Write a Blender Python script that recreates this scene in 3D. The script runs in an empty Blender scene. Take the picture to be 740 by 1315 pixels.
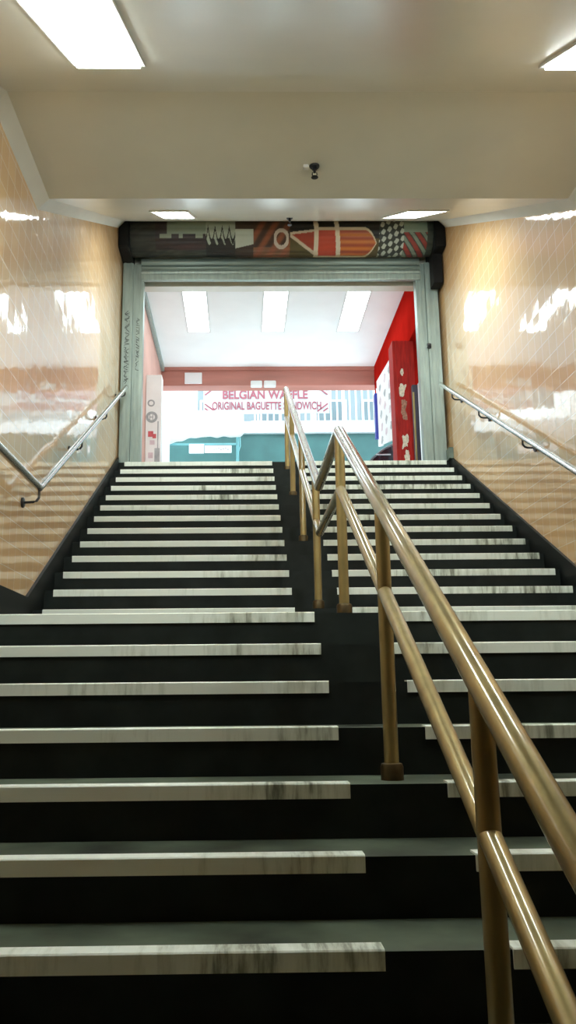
import bpy, bmesh, math, random
from mathutils import Vector, Matrix
random.seed(7)
C = bpy.context.scene.collection
PI = math.pi

# ------------------------------------------------------------------ layout
ZO = 1.496                     # eye height above the lower concourse floor
def W(x, y, z): return Vector((x, y, z + ZO))
M_ = 0.5565                    # slope of stairs and ceilings
RISE, T1, T2 = 0.17, 0.3062, 0.3046
Y0, Z0 = 4.1377, 0.3741        # landing edge
YU, ZU = 5.6645, 0.5441        # first nosing of the upper flight
YD, ZD = YU + 12*T2, ZU + 12*RISE   # threshold at the shutter
XL, XR = -1.43, 2.43           # tiled walls
NL0, NL1, NR0, NR1 = -1.342, 0.355, 0.68, 2.3715   # nosing strips
FZ = -ZO                       # lower floor
CZ, KA, KB = 3.43, 4.28, 5.37  # flat ceiling height and its two knees
PZ = 5.2                       # upper passage ceiling
YE = 12.96                     # end of the passage
XRAIL = 0.52

# ------------------------------------------------------------------ materials
def new_mat(name):
    m = bpy.data.materials.new(name); m.use_nodes = True
    nt = m.node_tree; b = nt.nodes['Principled BSDF']
    return m, nt, b
def N(nt, kind, **kw):
    n = nt.nodes.new(kind)
    for k, v in kw.items():
        if k in n.inputs.keys(): n.inputs[k].default_value = v
        else: setattr(n, k, v)
    return n
def ramp(nt, fac, stops):
    r = nt.nodes.new('ShaderNodeValToRGB')
    e = r.color_ramp.elements
    while len(e) < len(stops): e.new(0.5)
    for i, (p, c) in enumerate(stops):
        e[i].position = p; e[i].color = (*c, 1) if len(c) == 3 else c
    nt.links.new(fac, r.inputs[0]); return r
def plain(name, col, rough=0.5, metal=0.0, var=0.12, scale=8.0, bump=0.0, spec=None, stretch=None, ior=None, coat=None):
    m, nt, b = new_mat(name)
    tc = N(nt, 'ShaderNodeTexCoord')
    src = tc.outputs['Object']
    if stretch:
        mp = N(nt, 'ShaderNodeMapping'); mp.inputs['Scale'].default_value = stretch
        nt.links.new(src, mp.inputs[0]); src = mp.outputs[0]
    no = N(nt, 'ShaderNodeTexNoise', Scale=scale, Detail=5.0)
    nt.links.new(src, no.inputs['Vector'])
    lo = tuple(c*(1-var) for c in col); hi = tuple(min(1, c*(1+var)) for c in col)
    r = ramp(nt, no.outputs[0], [(0.3, lo), (0.7, hi)])
    nt.links.new(r.outputs[0], b.inputs['Base Color'])
    b.inputs['Roughness'].default_value = rough; b.inputs['Metallic'].default_value = metal
    if ior: b.inputs['IOR'].default_value = ior
    if coat is not None:
        b.inputs['Coat Weight'].default_value = 1.0; b.inputs['Coat Roughness'].default_value = coat
    if spec is not None: b.inputs['Specular IOR Level'].default_value = spec
    if bump:
        bp = N(nt, 'ShaderNodeBump', Strength=bump, Distance=0.01)
        nt.links.new(no.outputs[0], bp.inputs['Height']); nt.links.new(bp.outputs[0], b.inputs['Normal'])
    return m
def emit(name, col, strength):
    m, nt, b = new_mat(name)
    b.inputs['Base Color'].default_value = (*col, 1)
    b.inputs['Emission Color'].default_value = (*col, 1)
    b.inputs['Emission Strength'].default_value = strength
    return m

def tile_mat():
    m, nt, b = new_mat('glazed_tile')
    ge = N(nt, 'ShaderNodeNewGeometry')
    sp = N(nt, 'ShaderNodeSeparateXYZ'); nt.links.new(ge.outputs['Position'], sp.inputs[0])
    cb = N(nt, 'ShaderNodeCombineXYZ')
    nt.links.new(sp.outputs['Y'], cb.inputs['X']); nt.links.new(sp.outputs['Z'], cb.inputs['Y'])
    br = N(nt, 'ShaderNodeTexBrick', offset=0.0, squash=1.0, Scale=1.0)
    br.inputs['Brick Width'].default_value = 0.15; br.inputs['Row Height'].default_value = 0.15
    br.inputs['Mortar Size'].default_value = 0.0028; br.inputs['Mortar Smooth'].default_value = 0.3
    br.inputs['Color1'].default_value = (0.765, 0.488, 0.225, 1); br.inputs['Color2'].default_value = (0.71, 0.438, 0.20, 1)
    br.inputs['Mortar'].default_value = (0.86, 0.76, 0.60, 1)
    nt.links.new(cb.outputs[0], br.inputs['Vector'])
    # each tile sits at a slightly different tilt; the glaze itself is wavy
    dv = N(nt, 'ShaderNodeVectorMath', operation='DIVIDE'); dv.inputs[1].default_value = (0.15, 0.15, 1)
    nt.links.new(cb.outputs[0], dv.inputs[0])
    fl = N(nt, 'ShaderNodeVectorMath', operation='FLOOR'); nt.links.new(dv.outputs[0], fl.inputs[0])
    wn = N(nt, 'ShaderNodeTexWhiteNoise', noise_dimensions='3D'); nt.links.new(fl.outputs[0], wn.inputs['Vector'])
    sb = N(nt, 'ShaderNodeVectorMath', operation='SUBTRACT'); sb.inputs[1].default_value = (0.5, 0.5, 0.5)
    nt.links.new(wn.outputs['Color'], sb.inputs[0])
    sc = N(nt, 'ShaderNodeVectorMath', operation='MULTIPLY'); sc.inputs[1].default_value = (0.0, 0.030, 0.010)
    nt.links.new(sb.outputs[0], sc.inputs[0])
    no = N(nt, 'ShaderNodeTexNoise', Scale=9.0, Detail=2.0); nt.links.new(cb.outputs[0], no.inputs['Vector'])
    bp = N(nt, 'ShaderNodeBump', Strength=0.10, Distance=0.01); nt.links.new(no.outputs[0], bp.inputs['Height'])
    bp2 = N(nt, 'ShaderNodeBump', Strength=0.25, Distance=0.002, invert=True)
    nt.links.new(br.outputs['Fac'], bp2.inputs['Height']); nt.links.new(bp.outputs[0], bp2.inputs['Normal'])
    ad = N(nt, 'ShaderNodeVectorMath', operation='ADD')
    nt.links.new(bp2.outputs[0], ad.inputs[0]); nt.links.new(sc.outputs[0], ad.inputs[1])
    nz = N(nt, 'ShaderNodeVectorMath', operation='NORMALIZE'); nt.links.new(ad.outputs[0], nz.inputs[0])
    nt.links.new(br.outputs['Color'], b.inputs['Base Color'])
    nt.links.new(nz.outputs[0], b.inputs['Normal'])
    b.inputs['IOR'].default_value = 1.8
    b.inputs['Roughness'].default_value = 0.50
    b.inputs['Coat Weight'].default_value = 1.0; b.inputs['Coat Roughness'].default_value = 0.05; b.inputs['Coat IOR'].default_value = 1.75
    nt.links.new(nz.outputs[0], b.inputs['Coat Normal'])
    return m

def nosing_mat():
    m, nt, b = new_mat('worn_nosing')
    ge = N(nt, 'ShaderNodeNewGeometry')
    mp = N(nt, 'ShaderNodeMapping'); mp.inputs['Scale'].default_value = (26, 3.3, 3.3)
    nt.links.new(ge.outputs['Position'], mp.inputs[0])
    no = N(nt, 'ShaderNodeTexNoise', Scale=1.0, Detail=6.0, Roughness=0.65); nt.links.new(mp.outputs[0], no.inputs['Vector'])
    no2 = N(nt, 'ShaderNodeTexNoise', Scale=1.6, Detail=3.0); nt.links.new(ge.outputs['Position'], no2.inputs['Vector'])
    mu = N(nt, 'ShaderNodeMath', operation='MULTIPLY'); nt.links.new(no.outputs[0], mu.inputs[0]); nt.links.new(no2.outputs[0], mu.inputs[1])
    # footfall wear: most of the grime sits on the strip ends by the middle rail
    sx = N(nt, 'ShaderNodeSeparateXYZ'); nt.links.new(ge.outputs['Position'], sx.inputs[0])
    mr = N(nt, 'ShaderNodeMapRange'); mr.inputs['From Min'].default_value = -0.5; mr.inputs['From Max'].default_value = 0.2
    mr.inputs['To Min'].default_value = 0.0; mr.inputs['To Max'].default_value = 0.10
    nt.links.new(sx.outputs['X'], mr.inputs['Value'])
    ad = N(nt, 'ShaderNodeMath', operation='ADD'); nt.links.new(mu.outputs[0], ad.inputs[0]); nt.links.new(mr.outputs[0], ad.inputs[1])
    r = ramp(nt, ad.outputs[0], [(0.31, (0.86, 0.92, 0.85)), (0.40, (0.70, 0.76, 0.68)), (0.47, (0.34, 0.37, 0.30)), (0.56, (0.06, 0.07, 0.055))])
    nt.links.new(r.outputs[0], b.inputs['Base Color']); b.inputs['Roughness'].default_value = 0.45
    return m

def vcol_mat(name, rough=0.5):
    m, nt, b = new_mat(name)
    a = N(nt, 'ShaderNodeVertexColor', layer_name='paint')
    nt.links.new(a.outputs[0], b.inputs['Base Color']); b.inputs['Roughness'].default_value = rough
    return m

def canvas_mat():
    m, nt, b = new_mat('white_canvas')
    tr = N(nt, 'ShaderNodeBsdfTranslucent'); tr.inputs['Color'].default_value = (0.94, 0.95, 0.95, 1)
    no = N(nt, 'ShaderNodeTexNoise', Scale=30.0)
    r = ramp(nt, no.outputs[0], [(0.3, (0.84, 0.85, 0.86)), (0.7, (0.89, 0.90, 0.91))])
    nt.links.new(r.outputs[0], b.inputs['Base Color']); b.inputs['Roughness'].default_value = 0.8
    mx = N(nt, 'ShaderNodeMixShader'); mx.inputs[0].default_value = 0.65
    nt.links.new(b.outputs[0], mx.inputs[1]); nt.links.new(tr.outputs[0], mx.inputs[2])
    nt.links.new(mx.outputs[0], nt.nodes['Material Output'].inputs['Surface'])
    return m

MT = dict(
    tile=tile_mat(), nosing=nosing_mat(),
    tread=plain('dark_terrazzo', (0.068, 0.086, 0.060), 0.6, var=0.8, scale=2.6, bump=0.05, spec=0.22),
    riser=plain('black_riser', (0.012, 0.016, 0.014), 0.6, var=0.4, scale=6, spec=0.2),
    skirt=plain('dark_skirting', (0.005, 0.007, 0.0065), 0.5, var=0.3, scale=6, spec=0.2),
    plaster=plain('ceiling_plaster', (0.64, 0.635, 0.545), 0.30, var=0.04, scale=2.2, ior=2.2),
    cove=plain('cove_plaster', (0.72, 0.72, 0.66), 0.5, var=0.04, scale=3),
    passage=plain('passage_paint', (0.86, 0.88, 0.88), 0.5, var=0.03, scale=2),
    brass=plain('bronze_pipe', (0.305, 0.232, 0.090), 0.48, 0.7, var=0.18, scale=14, stretch=(1, 1, 0.4), coat=0.11),
    brass_dull=plain('dull_bronze', (0.10, 0.075, 0.04), 0.5, 1.0, var=0.2, scale=20),
    steel=plain('polished_steel', (0.56, 0.55, 0.53), 0.22, 1.0, var=0.08, scale=9),
    black_iron=plain('black_iron', (0.010, 0.010, 0.012), 0.45, 0.0, var=0.2, scale=12),
    shutter_black=plain('black_shutter_steel', (0.008, 0.008, 0.008), 0.6, 0.0, var=0.3, scale=10, spec=0.15),
    galv=plain('green_grey_steel', (0.30, 0.365, 0.335), 0.42, 0.35, var=0.14, scale=5, stretch=(6, 6, 0.8)),
    galv_dark=plain('dark_slat_steel', (0.16, 0.21, 0.19), 0.45, 0.3, var=0.2, scale=5, stretch=(0.6, 6, 6)),
    marker=plain('black_marker', (0.03, 0.035, 0.035), 0.6, var=0.1),
    light=emit('lit_diffuser', (0.90, 1.0, 0.98), 28.0),
    light_out=emit('lit_diffuser_passage', (0.80, 0.97, 1.0), 8.5),
    white_metal=plain('white_metal', (0.72, 0.73, 0.72), 0.4, var=0.04),
    red=plain('red_paint', (0.40, 0.012, 0.008), 0.6, var=0.12, scale=4, spec=0.0),
    red_dark=plain('red_pillar_paint', (0.36, 0.016, 0.012), 0.55, var=0.25, scale=5, spec=0.15, stretch=(8, 8, 1.0)),
    salmon=plain('faded_red_beam', (0.44, 0.175, 0.135), 0.55, var=0.12, scale=3, stretch=(0.4, 1, 3)),
    pink=plain('pink_wall', (0.60, 0.34, 0.28), 0.6, var=0.10, scale=2),
    paper=plain('torn_paper', (0.66, 0.58, 0.47), 0.8, var=0.3, scale=30),
    vinyl=plain('banner_vinyl', (0.47, 0.47, 0.47), 0.6, var=0.03),
    paper_brown=plain('torn_paper_brown', (0.34, 0.16, 0.11), 0.8, var=0.5, scale=40),
    white=plain('white_vinyl', (0.80, 0.80, 0.81), 0.5, var=0.03),
    blue=plain('blue_edge', (0.02, 0.03, 0.30), 0.4, var=0.1),
    purple=plain('violet_edge', (0.16, 0.03, 0.45), 0.4, var=0.1),
    lilac=plain('pale_print', (0.62, 0.50, 0.55), 0.6, var=0.2),
    greyprint=plain('grey_print', (0.36, 0.38, 0.40), 0.6, var=0.25),
    redprint=plain('red_print', (0.58, 0.10, 0.12), 0.6, var=0.15),
    teal=plain('teal_wall', (0.040, 0.125, 0.118), 0.55, var=0.16, scale=2.5),
    ledge=plain('white_ledge', (0.80, 0.82, 0.82), 0.6, var=0.03),
    facade=plain('pale_facade', (0.21, 0.23, 0.24), 0.7, var=0.06, scale=1.5),
    facade_dark=plain('facade_panel', (0.12, 0.145, 0.155), 0.4, var=0.12, scale=2),
    canvas=canvas_mat(),
    teal_frame=plain('teal_frame', (0.16, 0.42, 0.45), 0.5, var=0.1),
    asphalt=plain('pale_concrete_street', (0.50, 0.50, 0.50), 0.85, var=0.1, scale=30),
    paving=plain('paving', (0.66, 0.66, 0.65), 0.6, var=0.1, scale=10),
    car=plain('silver_paint', (0.50, 0.51, 0.53), 0.3, 0.6, var=0.03),
    glass=plain('tinted_glass', (0.012, 0.014, 0.018), 0.08, var=0.2),
    rubber=plain('rubber', (0.015, 0.015, 0.016), 0.8, var=0.2),
    mural=vcol_mat('painted_shutter', 0.5),
    letters=plain('red_lettering', (0.27, 0.06, 0.08), 0.6, var=0.1),
    dark_frame=plain('dark_violet_metal', (0.03, 0.022, 0.045), 0.5, var=0.2),
    plinth=plain('green_grey_plinth', (0.13, 0.17, 0.14), 0.6, var=0.2, scale=8),
)

# ------------------------------------------------------------------ mesh helpers
class MB:
    """collects shapes in world coordinates and links them as one mesh object"""
    def __init__(s): s.bm = bmesh.new()
    def box(s, a, b, bev=0.0):
        x0, y0, z0 = a; x1, y1, z1 = b
        vs = [s.bm.verts.new(W(x, y, z)) for x in (x0, x1) for y in (y0, y1) for z in (z0, z1)]
        idx = [(0,1,3,2),(4,6,7,5),(0,4,5,1),(2,3,7,6),(0,2,6,4),(1,5,7,3)]
        fs = [s.bm.faces.new([vs[i] for i in f]) for f in idx]
        if bev:
            es = list({e for f in fs for e in f.edges})
            bmesh.ops.bevel(s.bm, geom=es, offset=bev, segments=2, affect='EDGES', profile=0.6)
        return s
    def prism_x(s, pts, x0, x1):
        """polygon in (y, z) extruded along x"""
        a = [s.bm.verts.new(W(x0, y, z)) for y, z in pts]; b = [s.bm.verts.new(W(x1, y, z)) for y, z in pts]
        n = len(pts)
        s.bm.faces.new(a); s.bm.faces.new(b[::-1])
        for i in range(n): s.bm.faces.new([a[i], b[i], b[(i+1) % n], a[(i+1) % n]])
        return s
    def prism_y(s, pts, y0, y1):
        """polygon in (x, z) extruded along y"""
        a = [s.bm.verts.new(W(x, y0, z)) for x, z in pts]; b = [s.bm.verts.new(W(x, y1, z)) for x, z in pts]
        n = len(pts)
        s.bm.faces.new(a); s.bm.faces.new(b[::-1])
        for i in range(n): s.bm.faces.new([a[i], b[i], b[(i+1) % n], a[(i+1) % n]])
        return s
    def sweep(s, path, section, axis_up=None, caps=True):
        """sweep a closed 2-d section along a polyline with mitred corners; path in layout coordinates"""
        P = [W(*p) for p in path]; n = len(P); rings = []
        for i in range(n):
            d0 = (P[i]-P[i-1]).normalized() if i else (P[1]-P[0]).normalized()
            d1 = (P[i+1]-P[i]).normalized() if i < n-1 else d0
            t = (d0+d1).normalized()
            ref = axis_up if axis_up is not None else (Vector((1, 0, 0)) if abs(t.x) < 0.9 else Vector((0, 0, 1)))
            u = (ref - t*ref.dot(t)).normalized(); v = t.cross(u)
            k = 1.0/max(0.35, t.dot(d0))
            # stretch along the mitre direction
            bend = (d1-d0)
            ring = []
            for a, b in section:
                off = u*a + v*b
                if bend.length > 1e-5:
                    bn = bend.normalized(); off = off + bn*off.dot(bn)*(k-1)
                ring.append(s.bm.verts.new(P[i]+off))
            rings.append(ring)
        m = len(section)
        for r0, r1 in zip(rings, rings[1:]):
            for j in range(m): s.bm.faces.new([r0[j], r0[(j+1) % m], r1[(j+1) % m], r1[j]])
        if caps: s.bm.faces.new(rings[0][::-1]); s.bm.faces.new(rings[-1])
        return s
    def tube(s, path, r, seg=16, r2=None):
        return s.sweep(path, [((r2 or r)*math.cos(2*PI*i/seg), r*math.sin(2*PI*i/seg)) for i in range(seg)])
    def lathe(s, c, prof, seg=24, axis='z'):
        rings = []
        for r, h in prof:
            ring = []
            for i in range(seg):
                a = 2*PI*i/seg; p, q = r*math.cos(a), r*math.sin(a)
                o = (p, q, h) if axis == 'z' else ((h, p, q) if axis == 'x' else (p, h, q))
                ring.append(s.bm.verts.new(W(c[0]+o[0], c[1]+o[1], c[2]+o[2])))
            rings.append(ring)
        for r0, r1 in zip(rings, rings[1:]):
            for j in range(seg): s.bm.faces.new([r0[j], r0[(j+1) % seg], r1[(j+1) % seg], r1[j]])
        s.bm.faces.new(rings[0][::-1]); s.bm.faces.new(rings[-1]); return s
    def grid(s, fn, nu, nv, close=False):
        g = [[s.bm.verts.new(W(*fn(i/nu, j/nv))) for j in range(nv+1)] for i in range(nu+1)]
        for i in range(nu):
            for j in range(nv): s.bm.faces.new([g[i][j], g[i+1][j], g[i+1][j+1], g[i][j+1]])
        return s
    def build(s, name, mat, parent=None, smooth=False, loc=None, auto=None):
        bmesh.ops.recalc_face_normals(s.bm, faces=s.bm.faces)
        me = bpy.data.meshes.new(name)
        if parent is not None:
            o0 = Vector((0, 0, 0)); q = parent
            while q is not None: o0 += q.location; q = q.parent
        elif loc is not None: o0 = W(*loc)
        else:
            vs = [v.co for v in s.bm.verts]
            lo = [min(v[i] for v in vs) for i in range(3)]; hi = [max(v[i] for v in vs) for i in range(3)]
            o0 = Vector(((lo[0]+hi[0])/2, (lo[1]+hi[1])/2, lo[2]))
        for v in s.bm.verts: v.co -= o0
        s.bm.to_mesh(me); s.bm.free()
        if mat is not None: me.materials.append(mat)
        o = bpy.data.objects.new(name, me); C.objects.link(o)
        if parent is not None: o.parent = parent
        else: o.location = o0
        if smooth:
            for p in me.polygons: p.use_smooth = True
        if auto:
            me.set_sharp_from_angle(angle=auto)
        return o

def thing(name, label, cat, loc, group=None):
    o = bpy.data.objects.new(name, None); C.objects.link(o); o.empty_display_size = 0.1
    o.location = W(*loc); o['label'] = label; o['category'] = cat
    if group: o['group'] = group
    return o
def tag(o, label, cat, group=None):
    o['label'] = label; o['category'] = cat
    if group: o['group'] = group
    return o
STRUCT_LABELS = {}
def struct(mb, name, mat, label, cat, **kw):
    o = mb.build(name, mat, **kw); o['kind'] = 'structure'; o['label'] = label; o['category'] = cat
    return o
def copy_tree(o, parent=None):
    c = o.copy(); C.objects.link(c)
    if parent is not None: c.parent = parent
    for ch in list(o.children): copy_tree(ch, c)
    return c
ANG = math.radians(35)

# ------------------------------------------------------------------ the shell
def nose(y):                                   # nosing line of the upper / lower flight
    return ZU + M_*(y-YU)
def nose_low(y): return Z0 + M_*(y-Y0)
YF = KA - (CZ-1.02)/M_                         # where the lower slope becomes flat again
ceil_line = [(-3.0, 1.02), (YF, 1.02), (KA, CZ), (KB, CZ), (9.55, CZ + M_*(9.55-KB))]
up = lambda line, d: [(y, z+d) for y, z in line]
struct(MB().prism_x(ceil_line + up(ceil_line, 0.2)[::-1], XL-0.2, XR+0.2), 'ceiling', MT['plaster'],
       'plain plaster ceiling that slopes with the stairs and runs level over the landing', 'ceiling')
wl = [(-3.0, FZ-0.3), (9.55, FZ-0.3)] + up(ceil_line, 0.0)[::-1]
struct(MB().prism_x(wl, XL-0.2, XL), 'wall_left', MT['tile'], 'glossy beige tiled wall behind the handrail that bends at the landing', 'wall')
struct(MB().prism_x(wl, XR, XR+0.2), 'wall_right', MT['tile'], 'glossy beige tiled wall with the straight sloping handrail', 'wall')
struct(MB().box((XL-0.2, -3.2, FZ-0.3), (XR+0.2, -3.0, 1.22)), 'wall_back', MT['tile'], 'beige tiled wall closing the lower concourse', 'wall')
struct(MB().box((XL-0.2, -3.0, FZ-0.3), (XR+0.2, Y0-10*T1, FZ)), 'floor', MT['tread'], 'dark floor at the foot of the stairs', 'floor')
struct(MB().box((XL, Y0+T1, Z0-0.5), (XR, YU, Z0)), 'floor_landing', MT['tread'], 'dark landing between the two flights', 'floor')
struct(MB().box((XL-1.6, YD+T2, ZD-0.4), (XR+1.6, YE+0.25, ZD)), 'floor_passage', MT['paving'], 'floor of the bright passage beyond the shutter', 'floor')
# plaster cove where wall meets ceiling
cl = 0.088
cove_path = [(y, z) for y, z in ceil_line]
for nm, x, sgn, lb in (('trim_1', XL, 1, 'plaster cove strip above the wall whose handrail bends at the landing'),
                       ('trim_2', XR, -1, 'plaster cove strip above the wall with the straight sloping handrail')):
    mb = MB()
    A = [(x, y, z+0.01) for y, z in cove_path]; B = [(x, y, z-0.085) for y, z in cove_path]; D = [(x+sgn*cl, y, z+0.01) for y, z in cove_path]
    # wall-side line kinks where the offset lines meet
    va = [mb.bm.verts.new(W(*p)) for p in A]; vb = [mb.bm.verts.new(W(*p)) for p in B]; vd = [mb.bm.verts.new(W(*p)) for p in D]
    for i in range(len(A)-1):
        mb.bm.faces.new([vb[i], vb[i+1], vd[i+1], vd[i]]); mb.bm.faces.new([va[i], va[i+1], vb[i+1], vb[i]]); mb.bm.faces.new([vd[i], vd[i+1], va[i+1], va[i]])
    mb.bm.faces.new([va[0], vb[0], vd[0]]); mb.bm.faces.new([va[-1], vd[-1], vb[-1]])
    struct(mb, nm, MT['cove'], lb, 'trim')
# dark skirting that climbs the walls
sk_top = [(-3.0, FZ+0.22), (Y0-10*T1-0.25, FZ+0.22), (Y0-0.02, Z0+0.21), (Y0+0.05, Z0+0.245), (YU-0.14, Z0+0.245), (9.32, ZD+0.06)]
sk_bot = [(9.32, ZD-0.35), (YU-0.1, Z0-0.3), (Y0+0.3, Z0-0.3), (Y0-10*T1+0.2, FZ-0.2), (-3.0, FZ-0.2)]
struct(MB().prism_x(sk_top+sk_bot, XL-0.05, XL+0.022), 'baseboard_left', MT['skirt'], 'dark skirting climbing beside the steps under the bent handrail', 'skirting')
struct(MB().prism_x(sk_top+sk_bot, XR-0.022, XR+0.05), 'baseboard_right', MT['skirt'], 'dark skirting climbing beside the steps under the straight handrail', 'skirting')
struct(MB().box((XR-0.05, 9.2, ZD+0.0), (XR, 9.34, ZD+0.13), 0.004), 'baseboard_end', MT['plinth'], 'small green grey plinth at the top of the skirting by the shutter guide', 'skirting')
# wall over the shutter opening
struct(MB().box((XL-0.2, 9.56, 4.9), (XR+0.2, 9.7, 6.2)), 'wall_header', MT['plaster'], 'plaster wall above the roller shutter', 'wall')
struct(MB().box((XL-0.2, 9.56, ZD-0.4), (-1.28, 9.7, 4.9)), 'wall_door_left', MT['galv'], 'narrow wall return behind the shutter guide marked with graffiti', 'wall')
struct(MB().box((2.24, 9.56, ZD-0.4), (XR+0.2, 9.7, 4.9)), 'wall_door_right', MT['galv'], 'narrow wall return behind the shutter guide with the latch', 'wall')

# ------------------------------------------------------------------ stairs
def make_step(parent, y, z, depth, nosing_left=True):
    st = MB().box((XL+0.004, y, z-0.36), (XR-0.004, y+depth, z)).build('step', MT['tread'], parent)
    st.data.materials.append(MT['riser'])
    for p in st.data.polygons: p.material_index = 1 if abs(p.normal.z) < 0.5 else 0
    for x0, x1 in ((NL0, NL1), (NR0, NR1)):
        prof = [(y-0.007, z-0.044), (y-0.007, z+0.002), (y-0.003, z+0.006), (y+0.058, z+0.006), (y+0.058, z-0.003), (y+0.004, z-0.003), (y+0.004, z-0.044)]
        MB().prism_x(prof, x0, x1).build('nosing_strip', MT['nosing'], st)
    return st
low = thing('staircase', 'lower flight of wide dark steps with pale nosing strips, below the landing', 'stairs', (0.5, 2.5, FZ))
for k in range(11):
    make_step(low, Y0-k*T1, Z0-k*RISE, T1)
hi_ = thing('staircase', 'upper flight of dark steps with pale nosing strips, rising from the landing to the shutter', 'stairs', (0.5, 7.5, Z0))
for j in range(13):
    make_step(hi_, YU+j*T2, ZU+j*RISE, T2)

# ------------------------------------------------------------------ centre handrail
h = thing('handrail', 'double bronze pipe handrail on posts down the middle of both flights', 'handrail', (XRAIL, 4.2, Z0))
HT, HM = 0.905, 0.585
ZT, ZM = Z0+HT+0.066, Z0+HM+0.066
def yk_low(zt, hh): return Y0 + (zt-Z0-hh)/M_
def yk_up(zt, hh): return YU + (zt-ZU-hh)/M_
ya, yb = yk_low(ZT, HT), yk_up(ZT, HT)
yTop = 9.12
RT, RM, RP = 0.031, 0.026, 0.0262
MB().tube([(XRAIL, 0.62, nose_low(0.62)+HT-0.06), (XRAIL, 0.68, nose_low(0.68)+HT), (XRAIL, ya, ZT), (XRAIL, yb, ZT), (XRAIL, yTop, nose(yTop)+HT+0.02)], RT, 24).build('top_rail', MT['brass'], h, True, auto=ANG)
posts = [(0.68, FZ, 'low'), (1.87, Z0-8*RISE, 'low'), (3.045, Z0-4*RISE, 'low'), (ya+0.005, Z0, 'low'), (5.70, ZU, 'up'), (6.95, ZU+4*RISE, 'up'), (8.2, ZU+8*RISE, 'up'), (yTop, ZU+11*RISE, 'up')]
for i, (y, zb, wh) in enumerate(posts):
    zt = (nose_low(y) if wh == 'low' else nose(y)) + HT
    p = MB().tube([(XRAIL, y, zb), (XRAIL, y, zt-0.004)], RP, 20).build('post', MT['brass'], h, True, auto=ANG)
    MB().lathe((XRAIL, y, zb), [(0.040, 0), (0.040, 0.045), (0.036, 0.055), (0.028, 0.058)], 24).build('base_collar', MT['brass_dull'], p, True, auto=ANG)
yma, ymb = posts[3][0], posts[4][0]
zmid = lambda i: (nose_low(posts[i][0]) if posts[i][2] == 'low' else nose(posts[i][0])) + HM
for i in range(7):
    y0, y1 = posts[i][0], posts[i+1][0]
    if i == 3:
        zz = zmid(3); pts = [(XRAIL, y0, zz), (XRAIL, yk_up(zz, HM), zz), (XRAIL, y1, zmid(4))]
    else: pts = [(XRAIL, y0, zmid(i)), (XRAIL, y1, zmid(i+1))]
    MB().tube(pts, RM, 20).build('middle_rail', MT['brass'], h, True, auto=ANG)
MB().lathe((XRAIL, yTop, nose(yTop)+HT), [(0.012, 0.036), (0.026, 0.026), (0.032, 0.008), (0.032, -0.012)], 20).build('end_cap', MT['brass'], h, True, auto=ANG)

# ------------------------------------------------------------------ wall handrails
def wall_rail(label, x, wx, hgt, zl, y_end, brs):
    g = thing('handrail', label, 'handrail', (x, 5.4, zl-0.1))
    zs = Z0 + zl
    yk1 = YU + (zs-ZU-hgt)/M_; yk0 = Y0 + (zs-Z0-hgt)/M_
    MB().tube([(x, 1.0, nose_low(1.0)+hgt), (x, yk0, zs), (x, yk1, zs), (x, y_end, nose(y_end)+hgt)], 0.0245, 20).build('rail', MT['steel'], g, True, auto=ANG)
    s = -1 if wx < x else 1
    for y in brs:
        zc = zs if yk0 <= y <= yk1 else ((nose(y) if y > yk1 else nose_low(y)) + hgt)
        dx = abs(wx-x)
        path = [(x, y, zc-0.018), (x, y, zc-0.070), (x+s*0.012, y-0.01, zc-0.092), (x+s*0.03, y-0.014, zc-0.100), (wx-s*0.004, y-0.016, zc-0.104)]
        b = MB().tube(path, 0.0085, 10).build('bracket', MT['black_iron'], g, True, auto=ANG)
        MB().lathe((wx-s*0.008, y-0.016, zc-0.104), [(0.034, -0.008*1), (0.034, 0.004), (0.026, 0.008)], 18, 'x').build('wall_plate', MT['black_iron'], b, True, auto=ANG)
    return g
gl = wall_rail('steel wall handrail that bends level at the landing, with black hooked brackets', -1.325, XL, 0.942, 0.945, 9.22, [1.6, 2.9, 4.0, 5.36, 6.72, 7.9, 9.1])
gr = wall_rail('steel wall handrail sloping straight down the tiled wall by the red pillar side', 2.325, XR, 0.965, 0.965, 9.20, [1.6, 2.9, 4.0, 5.4, 6.62, 7.78, 8.72])

# ------------------------------------------------------------------ lights and sprinklers
def light_panel(label, x0, x1, y0, y1, zf, mat, group, drop=0.03):
    """slim lit panel set into the ceiling surface z = zf(y)"""
    g = thing('ceiling_light', label, 'ceiling light', ((x0+x1)/2, (y0+y1)/2, zf((y0+y1)/2)-0.03), group)
    def slab(xa, xb, ya_, yb_, d0, d1): 
        mb = MB(); v = [mb.bm.verts.new(W(x, y, zf(y)+d)) for d in (d0, d1) for x, y in ((xa, ya_), (xb, ya_), (xb, yb_), (xa, yb_))]
        for f in ((0,1,2,3),(7,6,5,4),(0,4,5,1),(1,5,6,2),(2,6,7,3),(3,7,4,0)): mb.bm.faces.new([v[i] for i in f])
        return mb
    slab(x0, x1, y0, y1, -drop, 0.02).build('diffuser', mat, g)
    fr = MB(); w = 0.022
    for a in ((x0-w, x1+w, y0-w, y0), (x0-w, x1+w, y1, y1+w), (x0-w, x0, y0, y1), (x1, x1+w, y0, y1)):
        t = slab(*a, -min(0.016, drop+0.006), 0.02); 
        me = bpy.data.meshes.new('tmp'); t.bm.to_mesh(me); t.bm.free(); fr.bm.from_mesh(me); bpy.data.meshes.remove(me)
    fr.build('frame', MT['white_metal'], g)
    return g
zlow = lambda y: CZ + M_*(y-KA)
zup = lambda y: CZ + M_*(y-KB)
light_panel('large bright ceiling light over the lower flight, above the bent handrail', -0.80, -0.49, 2.50, 3.62, zlow, MT['light'], 'ceiling lights over the stairs')
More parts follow.
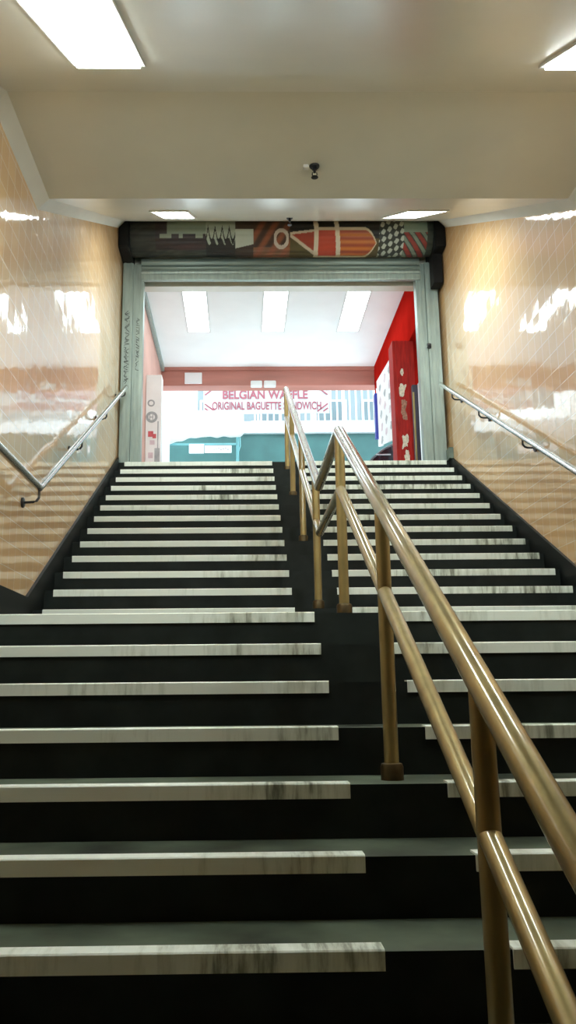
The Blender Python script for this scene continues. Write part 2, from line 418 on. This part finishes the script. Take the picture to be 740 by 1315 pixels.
light_panel('ceiling light over the lower flight on the straight handrail side, mostly out of view', 1.54, 1.85, 2.52, 3.64, zlow, MT['light'], 'ceiling lights over the stairs')
light_panel('small ceiling light just above the dark scribbled end of the shutter roll', -0.79, -0.48, 6.80, 8.0, zup, MT['light'], 'ceiling lights over the stairs', 0.012)
light_panel('slanting ceiling light above the red rocket shape on the shutter roll', 1.52, 1.85, 6.75, 8.0, zup, MT['light'], 'ceiling lights over the stairs', 0.012)
pl = ['faint passage ceiling light on the pink wall side', 'middle one of the three passage ceiling lights', 'passage ceiling light on the red wall side']
for lb, (x0, x1) in zip(pl, ((-0.765, -0.46), (0.322, 0.635), (1.435, 1.735))):
    light_panel(lb, x0, x1, 10.28, 11.54, lambda y: PZ, MT['light_out'], 'passage ceiling lights', 0.004)

def sprinkler(label, x, y, z):
    g = thing('sprinkler', label, 'sprinkler', (x, y, z), 'ceiling sprinklers')
    MB().lathe((x, y, z), [(0.034, 0.0), (0.034, -0.006), (0.030, -0.012)], 20).build('escutcheon', MT['black_iron'], g, True, auto=ANG)
    MB().lathe((x, y, z), [(0.013, -0.01), (0.016, -0.03), (0.009, -0.034), (0.009, -0.05)], 16).build('body', MT['black_iron'], g, True, auto=ANG)
    MB().tube([(x-0.014, y, z-0.05), (x-0.016, y, z-0.068), (x, y, z-0.082), (x+0.016, y, z-0.068), (x+0.014, y, z-0.05)], 0.0035, 8).build('yoke', MT['black_iron'], g, True)
    MB().lathe((x, y, z-0.083), [(0.022, 0.0), (0.024, -0.004), (0.010, -0.006)], 16).build('deflector', MT['black_iron'], g, True, auto=ANG)
    return g
s1 = sprinkler('black sprinkler head on the level ceiling over the landing', 0.501, 4.989, CZ)
MB().box((0.425, 4.97, CZ-0.022), (0.462, 5.005, CZ+0.002), 0.006).build('white_cap', MT['white_metal'], s1)
s2 = sprinkler('tiny sprinkler head on the slope above the shutter roll', 0.535, 8.143, zup(8.143))

# ------------------------------------------------------------------ roller shutter
sh = thing('roller_shutter', 'rolled up steel shutter with a graffiti painted roll over the exit', 'roller shutter', (0.49, 9.35, ZD))
RC, YC_, ZC_ = 0.225, 9.22, 5.365
def lin(r, g, b):
    f = lambda c: (c/255/12.92 if c/255 <= 0.04045 else ((c/255+0.055)/1.055)**2.4)
    return (f(r), f(g), f(b), 1)
def mural(u, v):
    """paint on the roll; u, v in picture-like units: u 0..410 along, v 0..40 down the visible front"""
    def hsh(a, b): return math.sin(a*12.9898+b*78.233)*43758.5453 % 1.0
    n = 0.5+0.5*math.sin(u*0.21+3*math.sin(v*0.17+u*0.05))*math.sin(v*0.5+u*0.09)
    base = lin(24+18*n, 26+16*n, 24+10*n)
    col = base
    if u < 24: col = lin(40+24*n, 44+24*n, 42+20*n)
    # dark letters with pale gaps
    if 24 < u < 110:
        col = lin(44+10*n, 34+8*n, 38+8*n)
        if v < 8 and (40 < u < 96): col = lin(120, 135, 122)
        if 8 < v < 13 and (30 < u < 46 or 56 < u < 61 or 78 < u < 88): col = lin(128, 140, 126)
        if 20 < v < 27 and 50+8*math.sin(v) < u < 100: col = lin(70, 52, 54)
        if v > 27: col = lin(52+30*n, 56+30*n, 50+26*n)
    if 92 < u < 132:
        pale = v < 17+4*math.sin(u*0.6)
        col = lin(150, 162, 150) if pale else lin(34, 32, 30)
        if abs(math.sin(u*0.33))*16+4 > v > abs(math.sin(u*0.33))*16-2: col = lin(18, 18, 18)
    if 132 < u < 156 and 3 < v < 25-0.2*(u-132): col = lin(170, 180, 170)
    elif 132 < u < 156: col = lin(70, 52, 40)
    if 156 <= u < 206:
        k = 0.5+0.5*math.sin(u*0.35+v*0.25)
        col = lin(70+60*k, 48+26*k, 34+12*k)
        if v > 24: col = lin(120+20*k, 84, 60)
        if 184 < u < 204 and abs(((u-194)/9)**2+((v-14)/10)**2-1) < 0.45: col = lin(185, 175, 165)
    if 206 <= u < 330:
        col = lin(96, 86, 44) if v > 14 else lin(28, 24, 22)
        # the red rocket: point, two pale bands, rounded end
        top, bot = 4, 34
        if u < 244:
            t = (u-206)/38; a = 8-4*t; b = 10+24*t
            if a < v < b: col = lin(150, 58, 36)
            if abs(v-b) < 2.2 or abs(v-a) < 1.4: col = lin(190, 178, 158)
        else:
            e = 0 if u < 306 else ((u-306)/16)**2*15
            if top+e < v < bot-e and u < 322:
                col = lin(176, 66, 42) if u < 272 else lin(172+20*math.sin(v*0.8), 92+22*math.sin(v*0.8), 48)
            elif top+e-3 < v < bot-e+3 and u < 325: col = lin(196, 184, 160)
        if abs(u-241-0.02*v) < 3 or abs(u-269-0.1*v) < 3: col = lin(205, 196, 178)
    if 326 <= u < 360:
        k = math.sin(u*0.5+v*0.33)*math.sin(u*0.23-v*0.4)
        col = lin(176, 186, 178) if k > 0.12 else lin(58, 66, 62)
    if 360 <= u < 392:
        k = math.sin(u*0.41-v*0.36)
        col = lin(140, 52, 44) if k > 0.2 else (lin(118, 138, 126) if k < -0.45 else lin(54, 62, 58))
        if v < 7: col = lin(128, 148, 136)
    if u >= 392: col = lin(50+20*n, 62+20*n, 54+20*n)
    g_ = 0.6 if max(col[:3]) < 0.12 else 0.9          # deepens the dark colours more than the pale ones
    return (col[0]*g_, col[1]*g_, col[2]*g_, 1)
mb = MB(); NU, NA = 620, 180
X0c, X1c = -1.30, 2.30
ang0, ang1 = math.radians(75), math.radians(75+360)
grid = []
rad = lambda j: RC + 0.006*abs(math.sin(j/NA*2*PI*9))
for i in range(NU+1):
    x = X0c + (X1c-X0c)*i/NU
    ring = []
    for j in range(NA):
        a = 2*PI*j/NA; r = rad(j)
        ring.append(mb.bm.verts.new(W(x, YC_ - r*math.cos(a), ZC_ + r*math.sin(a))))
    grid.append(ring)
for i in range(NU):
    for j in range(NA): mb.bm.faces.new([grid[i][j], grid[i+1][j], grid[i+1][(j+1) % NA], grid[i][(j+1) % NA]])
mb.bm.faces.new(grid[0]); mb.bm.faces.new(grid[-1][::-1])
roll = mb.build('shutter_roll', MT['mural'], sh, True)
ca = roll.data.color_attributes.new('paint', 'FLOAT_COLOR', 'POINT')
oz = sh.location.z; oy = sh.location.y; ox = sh.location.x
for v in roll.data.vertices:
    x = v.co.x + ox; dz = v.co.z + oz - ZO - ZC_; dy = v.co.y + oy - YC_
    u = (x-X0c)/(X1c-X0c)*410-10; vv = (RC-(dz*0.864-dy*0.503))*101-10
    ca.data[v.index].color = mural(u, vv) if dy*0.864+dz*0.503 < 0.05 else lin(60, 66, 62)
for x0, x1 in ((XL+0.005, X0c), (X1c, XR-0.005)):
    MB().box((x0, 8.95, 5.10), (x1, 9.5, 5.63), 0.012).build('end_bracket', MT['shutter_black'], sh)
MB().box((2.295, 9.12, 4.72), (2.41, 9.30, 5.10), 0.008).build('chain_box', MT['shutter_black'], sh)
MB().box((X0c, 8.955, 5.505), (X1c, 8.99, 5.63), 0.004).build('hood_edge', MT['shutter_black'], sh)
# hanging last slats and bottom bar
def slat(z0, z1, y, bulge):
    n = 8; front = [(y - bulge*math.sin(PI*i/n), z0+(z1-z0)*i/n) for i in range(n+1)]
    return MB().prism_x(front + [(y+0.02, z1), (y+0.02, z0)], -1.20, 2.19)
slat(5.085, 5.17, 9.37, 0.018).build('slat', MT['galv_dark'], sh, True, auto=ANG)
slat(5.02, 5.083, 9.37, 0.020).build('slat', MT['galv_dark'], sh, True, auto=ANG)
slat(4.955, 5.018, 9.37, 0.020).build('slat', MT['galv'], sh, True, auto=ANG)
bb = MB().box((-1.20, 9.345, 4.880), (2.19, 9.405, 4.953), 0.006).build('bottom_bar', MT['galv'], sh)
# guides: channel profiles seen from the stairs
def channel(x0, x1, y0, depth, z0, z1, lip):
    t = 0.006
    s = MB()
    s.box((x0, y0, z0), (x1, y0+t, z1)); s.box((x0, y0+t, z0), (x0+t, y0+depth, z1)); s.box((x1-t, y0+t, z0), (x1, y0+depth, z1))
    s.box((x0+lip, y0-0.010, z0), (x0+lip+0.012, y0, z1)); s.box((x1-lip-0.012, y0-0.010, z0), (x1-lip, y0, z1))
    return s
gl1 = channel(-1.415, -1.293, 9.345, 0.2, ZD, 5.10, 0.02).build('frame_post', MT['galv'], sh)
gl2 = channel(-1.290, -1.168, 9.375, 0.12, ZD, 5.10, 0.03).build('guide_rail', MT['galv'], sh)
gr2 = channel(2.135, 2.245, 9.375, 0.12, ZD, 5.10, 0.03).build('guide_rail', MT['galv'], sh)
gr1 = channel(2.248, 2.392, 9.345, 0.2, ZD, 5.10, 0.03).build('frame_post', MT['galv'], sh)
MB().box((2.225, 9.325, 3.98), (2.275, 9.345, 4.04), 0.006).box((2.232, 9.300, 3.995), (2.262, 9.33, 4.020), 0.005).build('latch', MT['black_iron'], sh)
# marker scrawl down the posts
def scrawl(x, y, ztop, zbot, w, seed, parent):
    rnd = random.Random(seed); mb = MB(); z = ztop
    while z > zbot:
        hgt = rnd.uniform(0.05, 0.10)
        pts = [(x+rnd.uniform(-w, w), y, z - hgt*k/4 + rnd.uniform(-0.012, 0.012)) for k in range(5)]
        mb.tube(pts, 0.0032, 6)
        if rnd.random() < 0.7: mb.tube([(x-w*0.8, y, z-hgt*rnd.random()), (x+w*0.8, y, z-hgt*rnd.random())], 0.003, 6)
        z -= hgt*0.95
    return mb.build('graffiti_tag', MT['marker'], parent)
scrawl(-1.354, 9.343, 4.48, 3.62, 0.034, 3, gl1)
scrawl(-1.229, 9.373, 4.40, 3.75, 0.032, 9, gl2)

# ------------------------------------------------------------------ upper passage
struct(MB().box((XL-1.6, 9.7, PZ), (XR+1.6, YE+0.25, PZ+0.3)), 'ceiling_passage', MT['passage'], 'smooth white ceiling of the passage beyond the shutter', 'ceiling')
struct(MB().box((-1.5, 9.7, ZD-0.4), (-1.30, YE, PZ)), 'wall_passage_left', MT['pink'], 'pink painted passage wall behind the poster board', 'wall')
struct(MB().box((2.62, 9.7, ZD-0.4), (2.82, YE, PZ)), 'wall_passage_right', MT['passage'], 'pale passage wall behind the red pillar', 'wall')
struct(MB().box((-1.30, 9.7, PZ-0.07), (-1.245, YE, PZ), 0.01), 'trim_3', MT['galv'], 'grey trim along the ceiling above the pink wall', 'trim')
struct(MB().box((-1.6, YE, 4.885), (2.9, YE+0.25, PZ), 0.006).box((-1.6, YE-0.03, PZ-0.055), (2.9, YE, PZ)), 'beam_exit', MT['salmon'], 'faded red beam across the far end of the passage', 'beam')
struct(MB().box((2.19, 9.7, 4.43), (2.62, YE, PZ)), 'beam_red', MT['red'], 'bright red fascia beam along the passage ceiling', 'beam')
pil = MB().box((1.965, 10.15, ZD), (2.24, 10.42, 4.43))
for x in (2.005, 2.145): pil.box((x, 10.14, ZD), (x+0.02, 10.15, 4.43))
struct(pil, 'column', MT['red_dark'], 'red pillar with torn stickers beside the shutter guide', 'column')
def torn(label, x, z, w, hgt, seed, ragged=True, mat='paper'):
    rnd = random.Random(seed); n = 40; pts = []
    ph = [rnd.uniform(0, 2*PI) for _ in range(6)]; am = [0.22, 0.16, 0.12, 0.10, 0.08, 0.06] if ragged else [0.04]*6
    for i in range(n):
        t = 2*PI*i/n
        k_ = 0.86 + sum(am[q]*math.sin((q+1.0)*t+ph[q]) for q in range(1, 6)) + (rnd.uniform(-0.07, 0.07) if ragged else 0)
        ex = 0.6 if ragged else 1.0
        cx_, sx_ = math.cos(t), math.sin(t)
        pts.append((x + w/2*math.copysign(abs(cx_)**ex, cx_)*k_, z + hgt/2*math.copysign(abs(sx_)**ex, sx_)*k_))
    return tag(MB().prism_y(pts, 10.1465, 10.1505).build('sticker', MT[mat], None), label, 'sticker', 'torn stickers on the red pillar')
torn('small oval pale sticker, highest on the red pillar', 2.075, 4.00, 0.05, 0.11, 1, False)
torn('pointed torn sticker under the small oval one on the red pillar', 2.065, 3.76, 0.10, 0.17, 2)
torn('shredded brownish sticker at mid height of the red pillar', 2.08, 3.50, 0.09, 0.27, 5, True, 'paper_brown')
torn('tall torn sticker low on the red pillar', 2.075, 3.08, 0.09, 0.19, 8)
torn('pale sticker by the foot of the red pillar, above the top step', 2.095, 2.86, 0.08, 0.17, 12)
dp = thing('post', 'thin dark post with a brass strip between red pillar and shutter guide', 'post', (2.18, 9.9, ZD))
MB().box((2.135, 9.86, ZD), (2.205, 9.93, 3.72), 0.004).build('upright', MT['dark_frame'], dp)
MB().box((2.135, 9.851, ZD+0.12), (2.157, 9.861, 3.62), 0.002).build('brass_strip', MT['brass'], dp)

# advert sheet hung along the red side
def xz_sheet(mb, x0, x1, pts):          # polygon in (y, z), thin in x
    return mb.prism_x(pts, x0, x1)
ad = thing('advert_board', 'tall white advert board with violet edges hung beside the red pillar', 'advert board', (2.0, 10.9, 3.1))
bot = lambda y: 3.195 + (y-10.45)*0.22
top = lambda y: 4.33 + (y-10.45)*0.09
xz_sheet(MB(), 1.995, 2.02, [(10.47, bot(10.47)), (10.47, top(10.47)), (11.62, top(11.62)), (11.62, bot(11.62))]).build('sheet', MT['white'], ad)
xz_sheet(MB(), 1.992, 2.022, [(10.43, bot(10.45)), (10.43, top(10.45)-0.02), (10.47, top(10.47)-0.02), (10.47, bot(10.47))]).build('edge_strip', MT['purple'], ad)
xz_sheet(MB(), 1.980, 2.03, [(11.75, 3.60), (11.75, 4.30), (11.86, 4.30), (11.86, 3.62)]).build('edge_strip', MT['blue'], ad)
xz_sheet(MB(), 2.03, 2.06, [(11.62, bot(11.62)), (11.62, 4.35), (11.90, 4.43), (11.90, 3.52)]).build('backing', MT['white'], ad)
rnd = random.Random(4)
for r in range(5):
    for c in range(3):
        y = 10.62+c*0.36+rnd.uniform(-0.04, 0.04); z = 3.46+r*0.19+rnd.uniform(-0.02, 0.02)
        n = 12; pts = [(y+0.085*math.cos(2*PI*i/n)*rnd.uniform(0.6, 1.2), z+0.06*math.sin(2*PI*i/n)*rnd.uniform(0.6, 1.2)) for i in range(n)]
        MB().prism_x(pts, 1.9925, 1.9952).build('printed_picture', MT['lilac'] if (r+c) % 2 else MT['greyprint'], ad)

# poster board on the pink side
pb = thing('poster_board', 'narrow white poster board with a grey round emblem in front of the pink wall', 'poster board', (-1.2, 10.98, ZD))
MB().box((-1.298, 10.9, ZD), (-1.085, 11.1, 4.27), 0.006).build('board', MT['white'], pb)
def ring(cx, cz, r0, r1, y, mat, nm, parent):
    mb = MB(); n = 24
    a = [mb.bm.verts.new(W(cx+r0*math.cos(2*PI*i/n), y, cz+r0*math.sin(2*PI*i/n))) for i in range(n)]
    b = [mb.bm.verts.new(W(cx+r1*math.cos(2*PI*i/n), y, cz+r1*math.sin(2*PI*i/n))) for i in range(n)]
    a2 = [mb.bm.verts.new(v.co+Vector((0, 0.003, 0))) for v in a]; b2 = [mb.bm.verts.new(v.co+Vector((0, 0.003, 0))) for v in b]
    for i in range(n):
        j = (i+1) % n
        mb.bm.faces.new([a[i], a[j], b[j], b[i]]); mb.bm.faces.new([b[i], b[j], b2[j], b2[i]]); mb.bm.faces.new([a[j], a[i], a2[i], a2[j]])
    return mb.build(nm, mat, parent)
ring(-1.225, 3.86, 0.03, 0.05, 10.8965, MT['greyprint'], 'emblem', pb)
ring(-1.215, 3.66, 0.045, 0.08, 10.8965, MT['greyprint'], 'emblem', pb)
MB().box((-1.245, 10.8965, 3.62), (-1.235, 10.9, 3.70)).box((-1.205, 10.8965, 3.62), (-1.195, 10.9, 3.70)).box((-1.245, 10.8965, 3.655), (-1.195, 10.9, 3.665)).build('emblem_bars', MT['greyprint'], pb)
MB().box((-1.135, 10.896, 3.2), (-1.12, 10.9, 3.60)).build('grey_band', MT['greyprint'], pb)
for i, (x0, x1, z0, z1, mm) in enumerate([(-1.26, -1.19, 3.38, 3.46, 'redprint'), (-1.235, -1.17, 3.27, 3.33, 'lilac'), (-1.20, -1.15, 3.36, 3.42, 'redprint'),
                                           (-1.17, -1.10, 3.02, 3.22, 'greyprint'), (-1.255, -1.19, 3.08, 3.16, 'lilac'), (-1.25, -1.21, 2.96, 3.03, 'redprint'), (-1.17, -1.10, 2.74, 2.92, 'lilac')]):
    MB().box((x0, 10.8955, z0), (x1, 10.8985, z1)).build('flyer', MT[mm], pb)

# things on the exit beam
tag(MB().box((-0.915, YE-0.035, 4.915), (-0.635, YE-0.031+0.03, 5.10), 0.004).build('notice', MT['white']), 'small pale notice board fixed to the faded red beam', 'notice')
for lb, x0, x1 in (('white floodlight under the faded red beam, over the first word of the banner', 0.16, 0.345), ('white floodlight under the faded red beam, nearer the middle handrail', 0.375, 0.57)):
    g = thing('spotlight', lb, 'floodlight', ((x0+x1)/2, YE-0.1, 4.86), 'floodlights on the beam')
    MB().box((x0, YE-0.16, 4.825), (x1, YE-0.04, 4.915), 0.02).build('housing', MT['white_metal'], g)
    MB().box(((x0+x1)/2-0.03, YE-0.06, 4.885), ((x0+x1)/2+0.03, YE+0.002, 4.91), 0.004).build('bracket', MT['white_metal'], g)

# ------------------------------------------------------------------ street
SZ = ZD - 0.10
struct(MB().box((-14, YE+0.25, SZ-0.4), (16, 15.3, SZ)), 'ground_street', MT['asphalt'], 'grey street outside the exit', 'street')
YW = 15.5
struct(MB().box((-14, YW, SZ-0.4), (16, YW+1.6, 4.86)), 'wall_street', MT['teal'], 'teal painted wall across the street', 'wall')
struct(MB().box((-14, YW-0.10, 4.85), (16, YW+1.6, 5.075), 0.01), 'trim_4', MT['ledge'], 'white ledge on top of the teal wall', 'trim')
# railing on the ledge
rl = thing('railing', 'white bar railing on the ledge above the teal wall', 'railing', (1.4, YW+0.1, 5.075))
MB().box((0.20, YW+0.06, 5.10), (3.6, YW+0.11, 5.14), 0.006).build('bottom_rail', MT['white_metal'], rl)
MB().box((0.20, YW+0.06, 6.02), (3.6, YW+0.11, 6.07), 0.006).build('top_rail', MT['white_metal'], rl)
bx = 0.27; k = 0
while bx < 3.55:
    if k % 5 != 4: MB().box((bx-0.014, YW+0.07, 5.075), (bx+0.014, YW+0.10, 6.03), 0.004).build('bar', MT['white_metal'], rl)
    else: MB().box((bx-0.028, YW+0.055, 5.07), (bx+0.028, YW+0.115, 6.07), 0.006).build('post', MT['white_metal'], rl)
    bx += 0.124; k += 1
# building behind
bd = thing('street_building', 'pale building with grey panels behind the white railing', 'building', (0, 18.5, SZ))
MB().box((-14, 17.5, SZ-0.4), (16, 19, 8.2)).build('wall', MT['facade'], bd)
for x in (-0.9, 0.35, 1.6, 2.65, 3.9):
    w = MB().box((x, 17.46, 5.25), (x+0.72, 17.51, 6.25), 0.01).build('window', MT['white_metal'], bd)
    MB().box((x+0.05, 17.45, 5.30), (x+0.67, 17.462, 6.20)).build('pane', MT['facade_dark'], w)

# banner
def text_mesh(txt, size, font_w, x, y, z, mat, parent, name, width):
    cu = bpy.data.curves.new('txt', 'FONT'); cu.body = txt; cu.size = size; cu.extrude = 0.004; cu.offset = font_w; cu.align_x = 'CENTER'
    ob = bpy.data.objects.new('txt', cu); C.objects.link(ob)
    dg = bpy.context.evaluated_depsgraph_get(); dg.update()
    me = bpy.data.meshes.new_from_object(ob.evaluated_get(dg)); bpy.data.objects.remove(ob)
    xs = [v.co.x for v in me.vertices]; sc = width/(max(xs)-min(xs))
    zs = [v.co.y for v in me.vertices]; mid = (max(zs)+min(zs))/2
    o0 = Vector((0, 0, 0)); q = parent
    while q is not None: o0 += q.location; q = q.parent
    for v in me.vertices:
        c = v.co.copy(); v.co = W(x + (c.x-(max(xs)+min(xs))/2)*sc, y - c.z, z + c.y - mid) - o0
    me.materials.append(mat)
    o = bpy.data.objects.new(name, me); C.objects.link(o); o.parent = parent
    return o
bn = thing('banner', 'long white banner with red waffle and sandwich lettering on the railing', 'banner', (0.5, YW-0.02, 5.2))
BX0, BX1, BZ0, BZ1 = -0.73, 1.72, 5.265, 5.825
MB().grid(lambda u, v: (BX0+(BX1-BX0)*u, YW-0.02-0.008*math.sin(u*17)*(1-v), BZ0+(BZ1-BZ0)*v - 0.012*math.sin(PI*u)*(1-v)), 40, 6).build('cloth', MT['vinyl'], bn, True)
sol = bn.children[0].modifiers.new('thickness', 'SOLIDIFY'); sol.thickness = 0.004
text_mesh('BELGIAN WAFFLE', 0.245, 0.007, 0.475, YW-0.036, 5.645, MT['letters'], bn, 'lettering', 1.66)
text_mesh('ORIGINAL BAGUETTE SANDWICH', 0.225, 0.0045, 0.50, YW-0.036, 5.415, MT['letters'], bn, 'lettering', 2.12)
for cx, cz, sx, sz in ((BX0, BZ1, 1, -1), (BX0, BZ0, 1, 1), (BX1, BZ1, -1, -1), (BX1, BZ0, -1, 1)):
    mb = MB()
    for d in (0.10, 0.19):
        a, b = (cx+sx*0.03, cz+sz*d), (cx+sx*d*1.25, cz+sz*0.03)
        n = Vector((-(b[1]-a[1]), b[0]-a[0])).normalized()*0.014
        mb.prism_y([(a[0]-n.x, a[1]-n.y), (b[0]-n.x, b[1]-n.y), (b[0]+n.x, b[1]+n.y), (a[0]+n.x, a[1]+n.y)], YW-0.040, YW-0.034)
    mb.build('corner_stripes', MT['letters'], bn)

# market stall with white canopy
ms = thing('market_stall', 'white canopied stall with a shelf board, glaring in daylight by the poster board', 'stall', (-0.6, 14.7, SZ))
SY = 14.2
def canopy(u, v):
    x = -1.88 + (0.05+1.88)*u
    ph = v*PI*0.5
    return (x, SY + 1.0*math.sin(ph*0.9), 4.67 + 0.55*math.sin(ph))
can = MB().grid(canopy, 24, 12).build('canopy', MT['canvas'], ms, True); can.modifiers.new('thickness', 'SOLIDIFY').thickness = 0.02
def valance(u, v):
    x = -1.88 + 1.93*u
    zb = 4.39 - (0.13*max(0.0, min(1, (-0.66-x)/0.60))**1.7) + (0.008*math.sin(u*40)) + 0.06*max(0.0, (x-0.0)/0.05)
    return (x, SY-0.005+0.015*math.sin(u*60)*(1-v), zb + (4.69-zb)*v)
va = MB().grid(valance, 60, 6).build('valance', MT['canvas'], can, True); va.modifiers.new('thickness', 'SOLIDIFY').thickness = 0.012
MB().box((-2.60, SY+0.03, 4.69), (-0.775, SY+0.07, 6.30), 0.01).build('name_panel', MT['canvas'], ms)  # extra width and height added out of view to brighten the tiled wall
for x in (-1.83, -0.09):
    for y in (SY+0.05, SY+1.0): MB().box((x, y, SZ), (x+0.05, y+0.05, 4.70), 0.004).build('post', MT['teal_frame'], ms)
MB().box((-1.83, SY+0.05, 4.265), (-0.06, SY+0.08, 4.30), 0.003).build('crossbar', MT['teal_frame'], ms)
shb = MB().box((-0.643, SY+0.03, 4.115), (-0.17, SY+0.05, 4.25), 0.004).build('shelf_board', MT['white'], ms)
for i in range(7): MB().box((-0.49+i*0.041, SY+0.025, 4.16+0.013*(i % 3)), (-0.466+i*0.041, SY+0.031, 4.187+0.013*(i % 3))).build('printed_mark', MT['greyprint'], shb)
MB().box((-0.92, SY+0.02, 4.105), (-0.655, SY+0.05, 4.277), 0.01).build('price_card', MT['white'], ms)
MB().box((-1.80, SY+0.30, SZ), (-0.12, SY+0.90, 3.45), 0.01).build('counter', MT['white'], ms)
MB().tube([(-0.02, SY+0.02, 4.40), (-0.015, SY+0.02, 4.23), (-0.05, SY+0.02, 4.12), (-0.08, SY+0.03, 3.96), (-0.08, SY+0.03, 3.4)], 0.009, 8).build('cable', MT['teal_frame'], ms, True)
st = tag(MB().box((-1.43, 14.0, SZ), (-1.245, 14.05, 5.22), 0.006).build('flag_panel', MT['canvas']), 'tall narrow white panel standing between poster board and stall', 'panel')

# parked car
car = thing('car', 'silver car with dark windows parked beyond the advert board', 'car', (3.6, 14.0, SZ))
prof = [(1.15, 2.72), (1.08, 2.95), (1.2, 3.2), (1.75, 3.40), (1.98, 3.50), (2.12, 3.70), (2.30, 3.86), (2.52, 3.985), (2.80, 4.05), (3.6, 4.09), (4.4, 4.03), (4.95, 3.80), (5.35, 3.45), (5.42, 3.1), (5.38, 2.75)]
mb = MB()
secs = [(13.14, 0.86, 0), (13.10, 1.0, 0), (14.62, 1.0, 0), (14.58, 0.86, 0)]
rings = []
def inset(x, z, y):                     # the cabin leans in towards the roof
    t = max(0.0, (z-3.42)/0.65); c = 13.86
    return y + (c-y)*0.17*t
for y, sc, _ in secs:
    ringv = []
    for x, z in prof:
        xx = 3.3+(x-3.3)*(1 if sc == 1 else 0.985); zz = z if sc == 1 else (z-0.03 if z > 3 else z+0.02)
        ringv.append(mb.bm.verts.new(W(xx, inset(x, z, y), zz)))
    rings.append(ringv)
n = len(prof)
for r0, r1 in zip(rings, rings[1:]):
    for j in range(n): mb.bm.faces.new([r0[j], r0[(j+1) % n], r1[(j+1) % n], r1[j]])
mb.bm.faces.new(rings[0]); mb.bm.faces.new(rings[-1][::-1])
mb.build('body', MT['car'], car, True, auto=ANG)
def side_glass(pts, nm):
    mb = MB()
    a = [mb.bm.verts.new(W(x, inset(x, z, 13.10)-0.006, z)) for x, z in pts]; b = [mb.bm.verts.new(W(x, inset(x, z, 13.10)+0.05, z)) for x, z in pts]
    mb.bm.faces.new(a); mb.bm.faces.new(b[::-1])
    for i in range(len(pts)): mb.bm.faces.new([a[i], b[i], b[(i+1) % len(pts)], a[(i+1) % len(pts)]])
    return mb.build(nm, MT['glass'], car)
side_glass([(2.04, 3.52), (2.16, 3.69), (2.34, 3.84), (2.53, 3.945), (2.58, 3.96), (2.46, 3.52)], 'side_window')
side_glass([(2.58, 3.52), (2.70, 3.98), (3.55, 4.02), (3.55, 3.52)], 'side_window')
side_glass([(3.65, 3.52), (3.65, 4.02), (4.35, 3.96), (4.80, 3.74), (4.95, 3.52)], 'side_window')
MB().box((2.20, 13.135, 3.745), (2.44, 13.15, 3.765), 0.003).build('window_streak', MT['car'], car)  # pale streak across the dark side window
for x in (1.85, 4.65):
    for y in (13.2, 14.5):
        w = MB().lathe((x, y, SZ+0.31), [(0.20, -0.10), (0.30, -0.10), (0.315, -0.06), (0.315, 0.06), (0.30, 0.10), (0.20, 0.10)], 28, 'y').build('wheel', MT['rubber'], car, True, auto=ANG)
        MB().lathe((x, y, SZ+0.31), [(0.19, -0.105), (0.20, -0.09), (0.20, 0.09), (0.19, 0.105)], 20, 'y').build('hub', MT['steel'], w, True, auto=ANG)
MB().box((2.0, 13.04, 3.40), (2.14, 13.10, 3.52), 0.02).build('wing_mirror', MT['car'], car)

# ------------------------------------------------------------------ daylight
sun = bpy.data.lights.new('sun', 'SUN'); sun.energy = 20.0; sun.angle = math.radians(3); sun.color = (0.80, 0.95, 1.0)
so = bpy.data.objects.new('sun', sun); C.objects.link(so)
so.rotation_euler = Vector((0.22, -0.50, -0.84)).to_track_quat('-Z', 'Y').to_euler()
wd = bpy.data.worlds.new('world'); bpy.context.scene.world = wd; wd.use_nodes = True
bg = wd.node_tree.nodes['Background']; bg.inputs[0].default_value = (0.68, 0.90, 1.0, 1); bg.inputs[1].default_value = 3.5

# ------------------------------------------------------------------ camera
f, pi_, ya_, ro, cx = 1076.6932, 0.2107, 0.0148, 0.0092, 325.9278
right = Vector((math.cos(ya_), -math.sin(ya_), 0))
fwd = Vector((math.sin(ya_)*math.cos(pi_), math.cos(ya_)*math.cos(pi_), math.sin(pi_)))
upv = Vector((-math.sin(ya_)*math.sin(pi_), -math.cos(ya_)*math.sin(pi_), math.cos(pi_)))
c, s = math.cos(ro), math.sin(ro)
r2, u2 = right*c - upv*s, right*s + upv*c
cam = bpy.data.cameras.new('camera'); co = bpy.data.objects.new('camera', cam); C.objects.link(co)
mw = Matrix((r2, u2, -fwd)).transposed().to_4x4(); mw.translation = W(0, 0, 0)
co.matrix_world = mw
cam.sensor_fit = 'AUTO'; cam.sensor_width = 36; cam.lens = f/1315*36
cam.shift_x = (370-cx)/1315
cam.clip_start = 0.02; cam.clip_end = 200
sc = bpy.context.scene; sc.camera = co
sc.view_settings.view_transform = 'Standard'; sc.view_settings.look = 'None'
sc.view_settings.gamma = 1; sc.view_settings.use_curve_mapping = False
sc.view_settings.exposure = 0.27
sc.cycles.max_bounces = 10; sc.cycles.diffuse_bounces = 6; sc.cycles.use_denoising = True
sc.cycles.sample_clamp_indirect = 8.0
